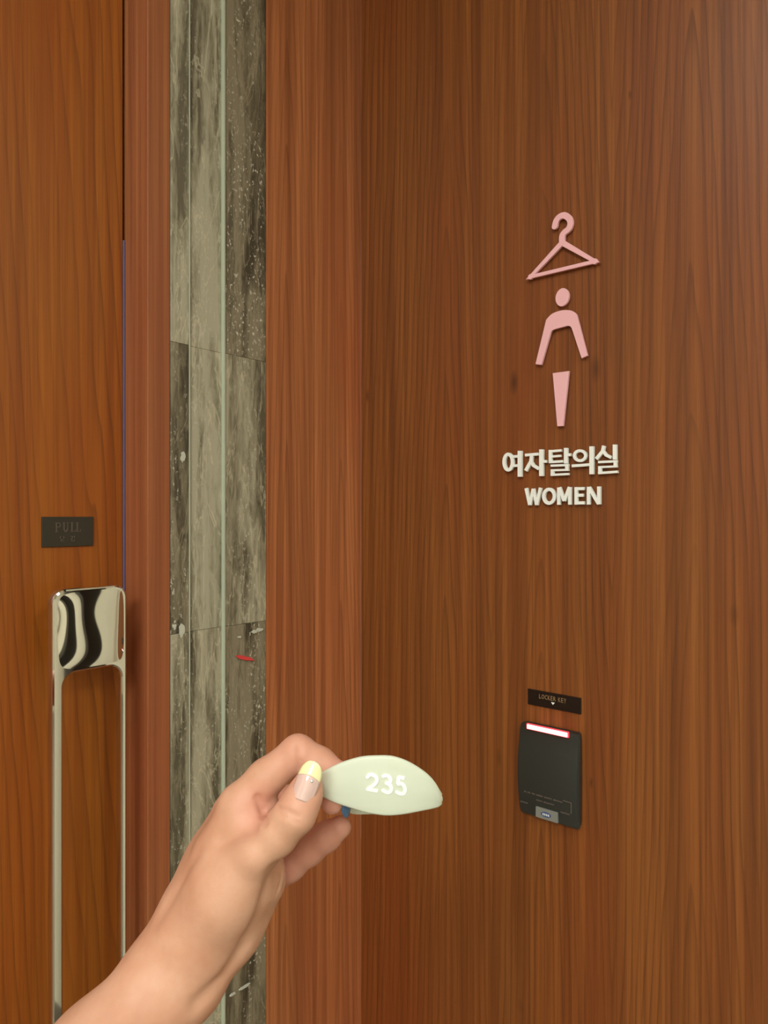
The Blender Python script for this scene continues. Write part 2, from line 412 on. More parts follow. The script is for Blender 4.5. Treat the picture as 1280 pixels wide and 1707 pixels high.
# rest of the room (outside the frame; it lights the corner and shows in the chrome)
def shell(name, b, m, label, M=None):
    return tag(obj(name, b, m, M=M), label, kind='structure')
shell('floor', box(-4, 5, -5, 3, -0.1, 0), FLOORM, 'pale stone floor')
shell('ceiling', box(-4, 5, -5, 3, CEILZ, CEILZ + .1), CEIL, 'white ceiling')
shell('wall_far_left', box(x_l - 2.6, x_l - .08, 0, .12, 0, CEILZ), CREAM, 'cream wall beyond the door', M_L)
shell('wall_back', box(-4, 5, -3.6, -3.5, 0, CEILZ), CREAM, 'cream wall behind the viewer')
shell('wall_side', box(3.2, 3.3, -5, 3, 0, CEILZ), CREAM, 'cream corridor wall on the far side')
# dark uprights added out of view to give the chrome its dark stripes
for i, (a, wd) in enumerate([(0.83, .045), (1.22, .08), (2.3, .12)]):
    shell('trim_%d' % (6 + i), box(a, a + wd, -.05, .03, 0, CEILZ, bevel=.004), DARKF, 'dark bronze upright of the corridor screen', M_R)
shell('wall_front', box(RIGHT_END, 3.2, .13, .2, 0, CEILZ), CREAM, 'cream wall behind the corridor screen', M_R)
DLL = {(-0.45, -0.25): 'round downlight in the ceiling nearest the teak door', (1.15, -0.75): 'round downlight in the ceiling nearest the walnut wall', (-0.60, -1.60): 'round downlight behind the viewer on the door side', (1.6, -2.2): 'round downlight furthest from the corner, corridor side'}
for (x, y) in [(-0.45, -0.25), (1.15, -0.75), (-0.60, -1.60), (1.6, -2.2)]:
    e = empty('downlight', Matrix.Translation((x, y, 2.6)), DLL[(x, y)], 'ceiling light', 'downlights in the ceiling')
    b = bmesh.new(); bmesh.ops.create_cone(b, cap_ends=False, segments=40, radius1=.235, radius2=.205, depth=.012)
    bmesh.ops.translate(b, verts=b.verts, vec=(0, 0, -.007)); obj('trim_ring', b, CEIL, e, smooth=True)
    b = bmesh.new(); bmesh.ops.create_circle(b, cap_ends=True, segments=40, radius=.206)
    bmesh.ops.translate(b, verts=b.verts, vec=(0, 0, -.004)); obj('lens', b, LAMPG, e)

# ---------------------------------------------------------------- door handle (part of the door)
def handle():
    out = DP + 0.050                    # front face of the plate
    TH = 0.012
    xa = on_wall(M_L, 87, 1000, out)[0]; xb = on_wall(M_L, 212, 1000, out)[0]
    zt = on_wall(M_L, 100, 983, out)[1]; zi = on_wall(M_L, 150, 1117, out)[1]
    xi0 = on_wall(M_L, 106, 1200, out)[0]; xi1 = on_wall(M_L, 202, 1200, out)[0]
    zb = zt - 0.86
    zib = zb + (zt - zi)
    def rr(x0, x1, z0, z1, r, n=8):
        pts = []
        for (cx, cz, s) in ((x1 - r, z1 - r, 0), (x0 + r, z1 - r, 1), (x0 + r, z0 + r, 2), (x1 - r, z0 + r, 3)):
            for k in range(n + 1):
                an = (s + k / n) * math.pi / 2; pts.append((cx + r * math.cos(an), cz + r * math.sin(an)))
        return pts
    O = rr(xa, xb, zb, zt, .014); I = rr(xi0, xi1, zib, zi, .013)
    b = bmesh.new(); n = len(O); be = .0022
    def ring(P, y, inset, sign):
        c = (sum(p[0] for p in P) / n, sum(p[1] for p in P) / n); out_ = []
        for i in range(n):
            p0 = Vector(P[i - 1]); p2 = Vector(P[(i + 1) % n]); tt = (p2 - p0).normalized(); nn = Vector((-tt.y, tt.x))
            q = Vector(P[i]) + nn * inset * sign
            out_.append(b.verts.new((q.x, y, q.y)))
        return out_
    yf = -out; yb = yf + TH
    rings = [ring(I, yb, be, -1), ring(I, yb - be, 0, -1), ring(I, yf + be, 0, -1), ring(I, yf + be * .3, be * .3, -1), ring(I, yf, be, -1),
             ring(O, yf, be, 1), ring(O, yf + be * .3, be * .3, 1), ring(O, yf + be, 0, 1), ring(O, yb - be, 0, 1), ring(O, yb, be, 1)]
    for k in range(len(rings)):
        A = rings[k]; B = rings[(k + 1) % len(rings)]
        for i in range(n):
            j = (i + 1) % n
            b.faces.new((A[i], A[j], B[j], B[i]))
    bmesh.ops.recalc_face_normals(b, faces=b.faces[:])
    h = obj('door_handle', b, CHROME, door, M_L, label='polished chrome pull handle, slotted plate on stand-offs')
    # cushion-like bulge of the wide end plates: a shallow pillow sitting flush in the plate
    for (z0, z1, nm) in ((zi + .002, zt - .002, 0), (zb + .002, zib - .002, 1)):
        g = bmesh.new(); NX, NZ = 26, 26; V = []
        x0, x1 = xa + .003, xb - .003
        for iz in range(NZ + 1):
            row = []
            for ix in range(NX + 1):
                u = ix / NX; v = iz / NZ
                # rounded corners
                x = x0 + u * (x1 - x0); z = z0 + v * (z1 - z0)
                su, sv = 2 * u - 1, 2 * v - 1
                e = ((1 - su ** 2) if su < 0 else (1 - .45 * su ** 2 - .55 * su ** 12)) * (1 - sv ** 4)
                q = 1 - 0.06 * (su * sv) ** 4
                row.append(g.verts.new((x0 + (x1 - x0) * (.5 + su * q / 2), yf + .0002 - .0017 * e - .00045 * math.sin(v * 5.5 + .6) * su * (1 - su * su) * (1 - sv ** 4), z0 + (z1 - z0) * (.5 + sv * q / 2))))
            V.append(row)
        for iz in range(NZ):
            for ix in range(NX): g.faces.new((V[iz][ix], V[iz][ix + 1], V[iz + 1][ix + 1], V[iz + 1][ix]))
        bmesh.ops.recalc_face_normals(g, faces=g.faces[:])
        if g.faces[0].normal.y > 0: bmesh.ops.reverse_faces(g, faces=g.faces[:])
        obj('end_plate', g, CHROME, h, M_L, smooth=True)
    for zz in ((zt + zi) / 2, (zb + zib) / 2):
        g = bmesh.new(); bmesh.ops.create_cone(g, cap_ends=True, segments=32, radius1=.012, radius2=.012, depth=out + REC - TH + .002)
        bmesh.ops.rotate(g, verts=g.verts, matrix=Matrix.Rotation(math.pi / 2, 3, 'X'))
        bmesh.ops.translate(g, verts=g.verts, vec=((xa + xb) / 2, (yb + REC) / 2, zz))
        obj('standoff', g, CHROME, h, M_L, smooth=True)
handle()

# ---------------------------------------------------------------- PULL sign on the door
def corners(M, p4, out):
    c = [on_wall(M, x, y, out) for x, y in p4]
    return (c[0][0] + c[3][0]) / 2, (c[1][0] + c[2][0]) / 2, (c[2][1] + c[3][1]) / 2, (c[0][1] + c[1][1]) / 2
X0, X1, Z0, Z1 = corners(M_L, [(70, 862), (156, 861), (155, 909), (70, 913)], DP + .002)
def shift_M(M, x, y, z): return M @ Matrix.Translation((x, y, z))
sg = empty('door_sign', shift_M(M_L, X0, REC - .001, Z0), 'small dark bronze PULL plate on the teak door above the handle', 'sign')
obj('plate', box(X0, X1, REC - .002, REC - .00002, Z0, Z1, bevel=.0004), SIGNB2, sg, M_L)
def rel(u, v): return X0 + u * (X1 - X0), Z0 + v * (Z1 - Z0)
def pull_letters():
    H = .36; yy0, yy1 = REC - .0024, REC - .0019
    g = []
    def L(u0, u1, strokes):
        b = bmesh.new()
        for s in strokes: stroke([rel(u0 + p[0] * (u1 - u0), .50 + p[1] * .30) for p in s[1]], s[0], yy0, yy1, b, round_=False)
        obj('letter', b, GREYTXT, sg, M_L)
    T, t_ = .0013, .0006
    arc = [(.3, 1), (.75, .97), (.95, .76), (.75, .55), (.3, .5)]
    L(.235, .355, [(T, [(.28, 0), (.28, 1)]), (t_, [(.05, 0), (.55, 0)]), (t_, [(.05, 1), (.45, 1)]), (.0009, arc)])
    L(.385, .51, [(T, [(.22, 1), (.22, .3), (.4, .03), (.6, .03), (.8, .3)]), (t_, [(.8, .3), (.8, 1)]), (t_, [(0, 1), (.42, 1)]), (t_, [(.62, 1), (1, 1)])])
    for u in (.54, .645): L(u, u + .095, [(T, [(.3, 0), (.3, 1)]), (t_, [(0, 1), (.6, 1)]), (t_, [(0, 0), (1, 0), (1, .25)])])
pull_letters()
for ch, u0, u1 in (('당', .34, .43), ('김', .54, .63)):
    xa, za = rel(u0, .16); xb, zb_ = rel(u1, .36)
    obj('letter', place_glyph(ch, xa, xb, za, zb_, REC - .0024, REC - .0019, .01), GREYTXT, sg, M_L)

# ---------------------------------------------------------------- red light reflection, painted on the stone as a flat mark
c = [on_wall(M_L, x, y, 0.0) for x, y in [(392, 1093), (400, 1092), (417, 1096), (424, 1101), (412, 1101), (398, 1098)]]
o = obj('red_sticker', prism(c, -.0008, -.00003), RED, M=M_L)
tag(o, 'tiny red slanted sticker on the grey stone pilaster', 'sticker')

# ---------------------------------------------------------------- pictograms and lettering on the right wall
OUT = .006
def W(px, py, out=OUT): return on_wall(M_R, px, py, out)
def z6(pts): return [W(820 + x / 3.283, 340 + y / 3.283) for x, y in pts]       # points read off an enlarged view
yA, yB = -OUT, -.0028
STAND = plain('clear_spacer', srgb(120, 90, 70), 0.5)
def backers(parent, pts):
    for (px, py) in pts:
        a, z = W(px, py, .002); g = bmesh.new(); bmesh.ops.create_cone(g, cap_ends=True, segments=12, radius1=.0014, radius2=.0014, depth=.0035)
        bmesh.ops.rotate(g, verts=g.verts, matrix=Matrix.Rotation(math.pi / 2, 3, 'X')); bmesh.ops.translate(g, verts=g.verts, vec=(a, -.00175, z))
        obj('spacer', g, STAND, parent, M_R)
a, z = W(938, 455)
hg = empty('hanger_symbol', shift_M(M_R, a, 0, z), 'flat pink clothes hanger symbol, topmost on the walnut wall', 'sign')
b = bmesh.new(); hw = .0066
hook = smooth_curve(z6([(342, 122), (350, 92), (368, 70), (395, 62), (420, 78), (428, 105), (418, 135), (395, 155), (383, 175), (382, 212)]), 8)
stroke(hook, hw * 1.1, yA, yB, b)
obj('hook', b, PINK, hg, M_R)
b = bmesh.new()
tri = z6([(383, 210), (562, 314), (210, 398)])
stroke(tri, hw, yA, yB, b, closed=True)
for p in tri:
    ring = [(p[0] + math.cos(k * math.pi / 8) * hw * .5, p[1] + math.sin(k * math.pi / 8) * hw * .5) for k in range(16)]
    prism(ring, yA - 2.4e-4, yB, b)
obj('frame', b, PINK, hg, M_R); backers(hg, [(938, 398), (890, 459), (985, 434)])
a, z = W(935, 700)
pg = empty('woman_symbol', shift_M(M_R, a, 0, z), 'flat pink figure symbol of head, arms and skirt below the hanger', 'sign')
cx_, cz_ = z6([(384, 510)])[0]
cl = [on_wall(M_R, 820 + x / 3.283, 340 + y / 3.283, OUT) for x, y in [(347, 510), (421, 510), (384, 461), (384, 559)]]
rx = (cl[1][0] - cl[0][0]) / 2; rz = (cl[2][1] - cl[3][1]) / 2
obj('head', prism([(cx_ + rx * math.cos(k * math.pi / 20), cz_ + rz * math.sin(k * math.pi / 20)) for k in range(40)], yA, yB), PINK, pg, M_R)
torso = z6([(238, 876), (296, 634)]) + smooth_curve(z6([(296, 634), (330, 600), (385, 582), (435, 584), (463, 604)]), 6)[1:] + z6([(522, 830), (490, 844), (436, 680), (428, 669), (414, 666), (345, 684), (328, 692), (320, 706), (270, 880)])
obj('arms', prism(torso, yA, yB), PINK, pg, M_R)
obj('skirt', prism(z6([(332, 926), (421, 914), (389, 1215), (357, 1216)]), yA, yB), PINK, pg, M_R)
backers(pg, [(936, 495), (937, 528), (934, 640), (934, 700), (902, 595), (970, 588)])
# korean lettering: five white characters
def letters(root, chars, boxes, bold, mat, out=.0065, zo=None):
    for ch, (x0, y0, x1, y1) in zip(chars, boxes):     # pixel boxes
        pa = W((x0 + x1) / 2, y0, out); pb = W((x0 + x1) / 2, y1, out)
        l = W(x0, (y0 + y1) / 2, out)[0]; r = W(x1, (y0 + y1) / 2, out)[0]
        obj('letter', place_glyph(ch, l, r, pb[1], pa[1], -out, -.0035, bold), mat, root, M_R)
a, z = W(932, 792)
kt = empty('korean_lettering', shift_M(M_R, a, 0, z), 'five raised white Korean characters on the walnut wall below the pink figure', 'lettering')
s_ = 5.333; KX = lambda x: 820 + x / s_; KY = lambda y: 720 + y / s_
def kmap(x, y): return W(KX(x), KY(y), .0065)
def ell(cx, cy, rx, ry): return [(cx + rx * math.cos(k * math.pi / 18), cy + ry * math.sin(k * math.pi / 18)) for k in range(36)]
KOR = [
  [('c', 33, ell(143, 268, 37, 70)), (42, [(246, 168), (246, 398)]), (26, [(172, 219), (240, 216)]), (26, [(174, 301), (240, 298)])],
  [(28, [(292, 206), (412, 196)]), (33, [(352, 205), (344, 262), (298, 345)]), (31, [(344, 262), (366, 298), (416, 328)]), (42, [(437, 155), (437, 392)]), (28, [(445, 262), (485, 262)])],
  [(32, [(517, 160), (517, 276)]), (24, [(505, 174), (616, 164)]), (22, [(510, 220), (610, 212)]), (24, [(505, 268), (630, 261)]), (38, [(655, 142), (655, 280)]), (28, [(665, 203), (700, 202)]),
   (22, [(520, 300), (680, 294)]), (32, [(664, 292), (664, 342)]), (20, [(680, 337), (522, 341)]), (32, [(535, 338), (535, 380)]), (22, [(520, 382), (682, 374)])],
  [('c', 29, ell(780, 211, 50, 44)), (28, [(708, 302), (876, 290)]), (44, [(884, 128), (884, 376)])],
  [(33, [(992, 122), (982, 172), (925, 240)]), (31, [(984, 168), (1012, 205), (1060, 228)]), (40, [(1090, 112), (1090, 246)]),
   (23, [(942, 268), (1112, 260)]), (34, [(1095, 258), (1095, 312)]), (20, [(1112, 306), (944, 313)]), (34, [(958, 308), (958, 364)]), (24, [(942, 366), (1116, 354)])]]
for st in KOR:
    b = bmesh.new()
    for q_ in st:
        if q_[0] == 'c': stroke(q_[2], q_[1] * .86, -.0065, -.0030, b, closed=True, mapf=kmap)
        else: stroke(q_[1], q_[0] * .88, -.0065, -.0030, b, round_=False, mapf=kmap)
    obj('letter', b, WHITE, kt, M_R)
backers(kt, [(KX(x), KY(y)) for x, y in [(245, 250), (435, 260), (650, 330), (885, 230), (1095, 180)]])
a, z = W(937, 842)
wt = empty('latin_lettering', shift_M(M_R, a, 0, z), 'raised white letters WOMEN directly below the Korean characters', 'lettering')
def womens():
    xs = [(288, 442), (444, 566), (578, 704), (732, 826), (842, 964)]
    def LB(i): 
        x0, x1 = xs[i]; l = W(KX(x0), 828, .0065)[0]; r = W(KX(x1), 828, .0065)[0]
        u = (x0 + x1) / 2; yt = KY(500 - (u - 290) * .022); yb = KY(650 - (u - 290) * .008)
        t_ = W(KX(u), yt, .0065)[1]; bt = W(KX(u), yb, .0065)[1]
        return l, r, bt, t_
    wd = .0040
    for i, ch in enumerate('WOMEN'):
        l, r, bt, tp = LB(i); h = wd / 2; b = bmesh.new()
        def q(u, v): return (l + h + u * (r - l - 2 * h), bt + v * (tp - bt))
        def s(pts, ww=wd): stroke([q(*p) for p in pts], ww, -.0065, -.0030, b, round_=False)
        if ch == 'W':
            s([(0, 1), (.26, 0)]); s([(.26, 0), (.5, .95)]); s([(.5, .95), (.74, 0)]); s([(.74, 0), (1, 1)])
        elif ch == 'O':
            pts = [((l + r) / 2 + math.cos(k * math.pi / 18) * ((r - l) / 2 - h), (bt + tp) / 2 + math.sin(k * math.pi / 18) * ((tp - bt) / 2 - h)) for k in range(36)]
            stroke(pts, wd, -.0065, -.0030, b, closed=True)
        elif ch == 'M':
            s([(0, 0), (0, 1)]); s([(1, 0), (1, 1)]); s([(.04, 1), (.5, .22)]); s([(.5, .22), (.96, 1)])
        elif ch == 'E':
            k = h / (tp - bt)
            s([(0, 0), (0, 1)]); s([(0, 1 - k), (1.1, 1 - k)], wd * .9); s([(0, .53), (1.0, .53)], wd * .9); s([(0, k), (1.15, k)], wd * .9)
        elif ch == 'N':
            s([(0, 0), (0, 1)]); s([(1, 0), (1, 1)]); s([(.03, .97), (.97, .03)])
        obj('letter', b, WHITE, wt, M_R)
womens()
backers(wt, [(KX(x), KY(y)) for x, y in [(325, 620), (460, 570), (595, 600), (745, 570), (855, 600)]])

# ---------------------------------------------------------------- LOCKER KEY sign
X0, X1, Z0, Z1 = corners(M_R, [(879.5, 1147), (968, 1165), (968, 1192), (879.5, 1173)], .002)
ls = empty('locker_key_sign', shift_M(M_R, X0, 0, Z0), 'thin black LOCKER KEY plate on the walnut wall above the card reader', 'sign')
obj('plate', box(X0, X1, -.002, -.00002, Z0, Z1, bevel=.0003), SIGNB, ls, M_R)
def rel2(u, v): return X0 + u * (X1 - X0), Z0 + v * (Z1 - Z0)
u = .225
adv = {'L': .045, 'O': .058, 'C': .052, 'K': .052, 'E': .046, 'R': .052, ' ': .03, 'Y': .05}
for ch in 'LOCKER KEY':
    if ch != ' ':
        xa, za = rel2(u, .52); xb, zb_ = rel2(u + adv[ch] - .009, .80)
        obj('letter', place_glyph(ch, xa, xb, za, zb_, -.0023, -.0019, .0), GOLDTXT, ls, M_R)
    u += adv[ch] + .004
obj('arrow', prism([rel2(.455, .42), rel2(.525, .42), rel2(.49, .27)], -.0023, -.0019), WHITE, ls, M_R)

# ---------------------------------------------------------------- card reader
def reader():
    th = .017
    x0 = on_wall(M_R, 864.5, 1290, th * .6)[0]; x1 = on_wall(M_R, 960, 1290, th)[0]; x2 = on_wall(M_R, 968.5, 1290, .004)[0]
    zt = on_wall(M_R, 866, 1206, th)[1]; zb = on_wall(M_R, 866, 1352, th * .7)[1]
    root = empty('card_reader', shift_M(M_R, (x0 + x2) / 2, 0, zb), 'charcoal locker key reader with a glowing white-red bar along its top', 'card reader')
    # housing: cross-section swept vertically, slightly bowed outline, front face leans
    b = bmesh.new(); N = 16; rows = []
    for k in range(N + 1):
        v = k / N; z = zb + v * (zt - zb)
        bow = .0022 * (1 - (2 * v - 1) ** 2)
        xl = x0 + .0025 - bow; xr = x2 + bow * .3
        if k in (0, N): xl += .0015; xr -= .0010
        t_ = th * (0.80 + 0.20 * math.sin(math.pi * min(1, v * 1.15)))
        sec = [(xl + .0025, -.00002), (xl + .0008, -t_ * .35), (xl, -t_ * .7), (xl + .0012, -t_ * .93), (xl + .004, -t_), (x1 - .002, -t_), (x1 + .0005, -t_ * .97), (x1 + .0022, -t_ * .80), (xr, -.004), (xr - .0006, -.00002)]
        rows.append([b.verts.new((p[0], p[1], z)) for p in sec])
    for k in range(N):
        for i in range(len(rows[0])):
            j = (i + 1) % len(rows[0])
            b.faces.new((rows[k][i], rows[k][j], rows[k + 1][j], rows[k + 1][i]))
    b.faces.new(rows[0]); b.faces.new(rows[-1])
    bmesh.ops.recalc_face_normals(b, faces=b.faces[:])
    bmesh.ops.bevel(b, geom=[e for e in b.edges if e.is_boundary is False and len(e.link_faces) == 2 and e.calc_face_angle(0) > 1.0], offset=.0012, segments=3, affect='EDGES')
    h = obj('housing', b, READER, root, M_R)
    for p in h.data.polygons: p.use_smooth = True
    try: h.data.set_sharp_from_angle(angle=math.radians(35))
    except Exception: pass
    def fr(px, py): return on_wall(M_R, px, py, th)
    # light bar
    a0 = fr(878.5, 1211); a1 = fr(946, 1225)
    zc = (a0[1] + a1[1]) / 2; hh = .0027
    obj('light_bar_rim', box(a0[0] - .0008, a1[0] + .0008, -th - .0003, -th + .003, zc - hh - .0007, zc + hh + .0007, bevel=.0005), LEDR, root, M_R, label='red rim of the glowing bar')
    obj('light_bar', box(a0[0], a1[0], -th - .0009, -th + .003, zc - hh, zc + hh, bevel=.0008), LED, root, M_R, label='glowing pinkish white light bar')
    tt = th * .93
    def fr2(px, py): return on_wall(M_R, px, py, tt)
    # badge
    X0, X1, Z0, Z1 = corners(M_R, [(893.5, 1345), (930, 1353), (930, 1370), (893.5, 1363)], tt)
    yb = -th * .965
    obj('badge', box(X0, X1, yb - .0008, yb + .004, Z0, Z1, bevel=.0003), BADGE, root, M_R, label='grey badge at the foot of the reader')
    cx, cz = fr2(911, 1357.5); r1, r2 = .0066, .0030
    obj('badge_oval', prism([(cx + r1 * math.cos(k * math.pi / 14), cz + r2 * math.sin(k * math.pi / 14)) for k in range(28)], yb - .0012, yb), BLUE, root, M_R, label='blue oval with illegible white print')
    for i in range(4):
        g = bmesh.new(); xx = cx - .0038 + i * .0024
        stroke([(xx, cz + .0012), (xx + .0004, cz - .0012)], .0011, yb - .0015, yb, g, round_=False)
        obj('badge_print', g, WHITE, root, M_R)
    # faint printed lines
    g = bmesh.new(); rr = random.Random(5)
    def dashes(pa, pb, n, ht):
        A = fr2(*pa); B = fr2(*pb)
        for i in range(n):
            if rr.random() < .12: continue
            x = A[0] + (B[0] - A[0]) * (i + .1) / n; xe = A[0] + (B[0] - A[0]) * (i + .75) / n
            z = (A[1] + B[1]) / 2
            box(x, xe, -th * .995 - .0002, -th * .9, z - ht / 2 * rr.uniform(.6, 1), z + ht / 2 * rr.uniform(.6, 1), g)
    dashes((874, 1319.5), (938, 1336), 34, .0019)
    dashes((894, 1333), (924, 1341.5), 17, .0016)
    dashes((868, 1335), (880, 1339), 6, .0012); dashes((934, 1353), (950, 1358), 8, .0014)
    o1 = obj('printed_text', g, RPRINT, root, M_R, label='faint illegible grey print')
    g = bmesh.new()
    stroke([fr2(939, 1334), fr2(952.5, 1338), fr2(952.5, 1356)], .0009, -th * .995 - .0002, -th * .9, g, round_=False)
    obj('printed_bracket', g, RPRINT, root, M_R)
reader()

# ---------------------------------------------------------------- locker key band (number 235)
KD = .352           # depth of the front face
def band_outline(tab, x):
    for (a, b) in zip(tab, tab[1:]):
        if a[0] <= x <= b[0]:
            return a[1] + (b[1] - a[1]) * (x - a[0]) / (b[0] - a[0])
    return tab[0][1] if x < tab[0][0] else tab[-1][1]
TOPT = smooth_curve([(500, 1305), (520, 1296), (535, 1288), (553, 1279), (572, 1271), (601, 1263), (628, 1261), (655, 1262), (682, 1271), (709, 1287), (725, 1302), (735, 1319), (740, 1323)], 6)
BOTT = smooth_curve([(500, 1322), (520, 1325), (535, 1329), (556, 1339), (583, 1348), (610, 1356), (632, 1360), (650, 1361), (673, 1359), (700, 1354), (728, 1348), (736, 1343), (740, 1341)], 6)
XL, XR = 508.0, 735.5
XC, HWp = (XL + XR) / 2, (XR - XL) / 2
HD = .0125; DC = KD + HD
def band_pt(th):
    """outer surface centre line: returns px column, depth"""
    c, s = math.cos(th), math.sin(th); e = 2 / 2.3
    u = math.copysign(abs(c) ** e, c); v = math.copysign(abs(s) ** e, s)
    return XC + HWp * u, DC - HD * v            # v>0 : front
def band():
    b = bmesh.new(); N = 128; rings = []
    pts = []
    for k in range(N):
        th = 2 * math.pi * k / N
        px, d = band_pt(th); s = math.sin(th)
        fr = max(0.0, min(1.0, .5 + s * 3.0)); fr = fr * fr * (3 - 2 * fr)
        yt = band_outline(TOPT, px); ybm = band_outline(BOTT, px)
        # rear strap: constant width, sitting a little low
        rt, rb = 1308 + (px - 600) * .03, 1356.5 - abs(px - 600) * .02 - max(0, px - 640) * .12 - max(0, 590 - px) * .10
        rt = max(rt, yt + 3); rb = min(rb, ybm + 6)
        yt = yt * fr + rt * (1 - fr); ybm = ybm * fr + rb * (1 - fr)
        P = at(px, (yt + ybm) / 2, d); X = P.x; half = (ybm - yt) / 2 / F * d
        pts.append((Vector((X, d)), P.z, half, fr))
    for k in range(N):
        p, zc, half, fr = pts[k]; t_ = (pts[(k + 1) % N][0] - pts[k - 1][0]).normalized(); n = Vector((t_.y, -t_.x))
        if n.dot(p - Vector(((XC - CX) / F * DC, DC))) < 0: n = -n
        th_ = .0016 + .0014 * fr; r = min(.0013, th_ * .5)
        sec = []
        for (sx, sz, a0) in ((0, 1, 0), (-1, 1, 1), (-1, -1, 2), (0, -1, 3)):
            cx = -r if sx == 0 else -th_ + r; cz = (half - r) * sz
            for j in range(5):
                an = (a0 + j / 4) * math.pi / 2
                sec.append((cx + r * math.cos(an), cz + r * math.sin(an)))
        # crown of the outer face
        ring = []
        for (o_, z_) in sec:
            oo = o_ + (.0012 * fr * (1 - (z_ / half) ** 2) if o_ > -r * 1.01 else 0)
            q = p + n * oo; ring.append(b.verts.new((q.x, q.y, zc + z_)))
        # extra rows across the outer face
        rings.append((ring, p, n, zc, half, fr, r))
    M_ = len(rings[0][0])
    for k in range(N):
        A = rings[k][0]; B = rings[(k + 1) % N][0]
        for i in range(M_):
            j = (i + 1) % M_
            if i == M_ - 1: continue
            b.faces.new((A[i], A[j], B[j], B[i]))
    # outer face with crown rows
    NR = 8; grid = []
    for k in range(N):
        ring, p, n, zc, half, fr, r = rings[k]
        lo, hi = ring[-1], ring[0]; row = [lo]
        for i in range(1, NR):
            v = -1 + 2 * i / NR; z_ = v * (half - r); oo = .0011 * fr * (1 - v * v)
            q = p + n * oo; row.append(b.verts.new((q.x, q.y, zc + z_)))
        row.append(hi); grid.append(row)
    for k in range(N):
        for i in range(NR): b.faces.new((grid[k][i], grid[k][i + 1], grid[(k + 1) % N][i + 1], grid[(k + 1) % N][i]))
    bmesh.ops.recalc_face_normals(b, faces=b.faces[:])
    o = obj('key_wristband', b, KEYM, M=Matrix.Identity(4), smooth=True)
    tag(o, 'pale green silicone locker key wristband marked 235, pinched in the fingers', 'wristband')
    # centre the origin
    return o
KEYM = plain('pale_green_silicone', srgb(215, 220, 199), 0.5, spec=0.35, Subsurface_Weight=0.0)
kb_ = band()
DIGITW = plain('white_print', srgb(255, 255, 255), 0.35, Emission_Strength=0.0)
def digits():
    spec = [('2', 609, 632, 1289.5, 1320, ), ('3', 635.5, 655, 1291, 1323), ('5', 658.5, 678, 1293.5, 1325.5)]
    poly = {'2': [[(.06, .80), (.20, .95), (.48, 1.0), (.78, .93), (.90, .73), (.80, .52), (.50, .28), (.08, .03)]],
            '3': [[(.08, .93), (.35, 1.0), (.68, .98), (.86, .80), (.74, .60), (.40, .54)], [(.40, .54), (.80, .47), (.95, .26), (.78, .05), (.40, 0.0), (.04, .07)]],
            '5': [[(.22, .56), (.55, .62), (.85, .50), (.95, .28), (.80, .07), (.42, 0.0), (.04, .06)]]}
    strt = {'2': [[(.05, .03), (1.0, .03)]], '3': [], '5': [[(.90, .98), (.20, .98)], [(.22, 1.0), (.17, .54)]]}
    for ch, x0, x1, y0, y1 in spec:
        b = bmesh.new(); hgt = 1.0
        xm = (x0 + x1) / 2
        # front depth at this column
        def dep(px):
            u = (px - XC) / HWp; v = (1 - min(.999, abs(u)) ** 2.3) ** (1 / 2.3); return DC - HD * v
        wpx = 6.0
        w3 = wpx / F * KD
        i_ = 2.2
        def q(p): return ((x0 + i_ + p[0] * (x1 - x0 - 2 * i_) + 2 * (p[1] - .5) * 0 - CX) / F * KD, EYE - ((y1 - i_ - p[1] * (y1 - y0 - 2 * i_)) + (p[0] - .5) * 3 - HY) / F * KD)
        for s in poly[ch]: stroke(smooth_curve([q(p) for p in s], 6), w3, 0, .0004, b)
        for s in strt[ch]: stroke([q(p) for p in s], w3, 0, .0004, b, round_=False)
        # lay onto the curved, crowned face
        for v in b.verts:
            px = CX + v.co.x / KD * F; d = dep(px)
            yt = band_outline(TOPT, px); yb = band_outline(BOTT, px); py = HY + (EYE - v.co.z) / KD * F
            s = 2 * (py - yt) / (yb - yt) - 1
            cr = .0011 * (1 - s * s)
            dd = d - cr - .00025 + v.co.y
            k = dd / KD
            v.co = Vector((v.co.x * k, dd, EYE + (v.co.z - EYE) * k))
        obj('digit', b, DIGITW, kb_, Matrix.Identity(4))
digits()
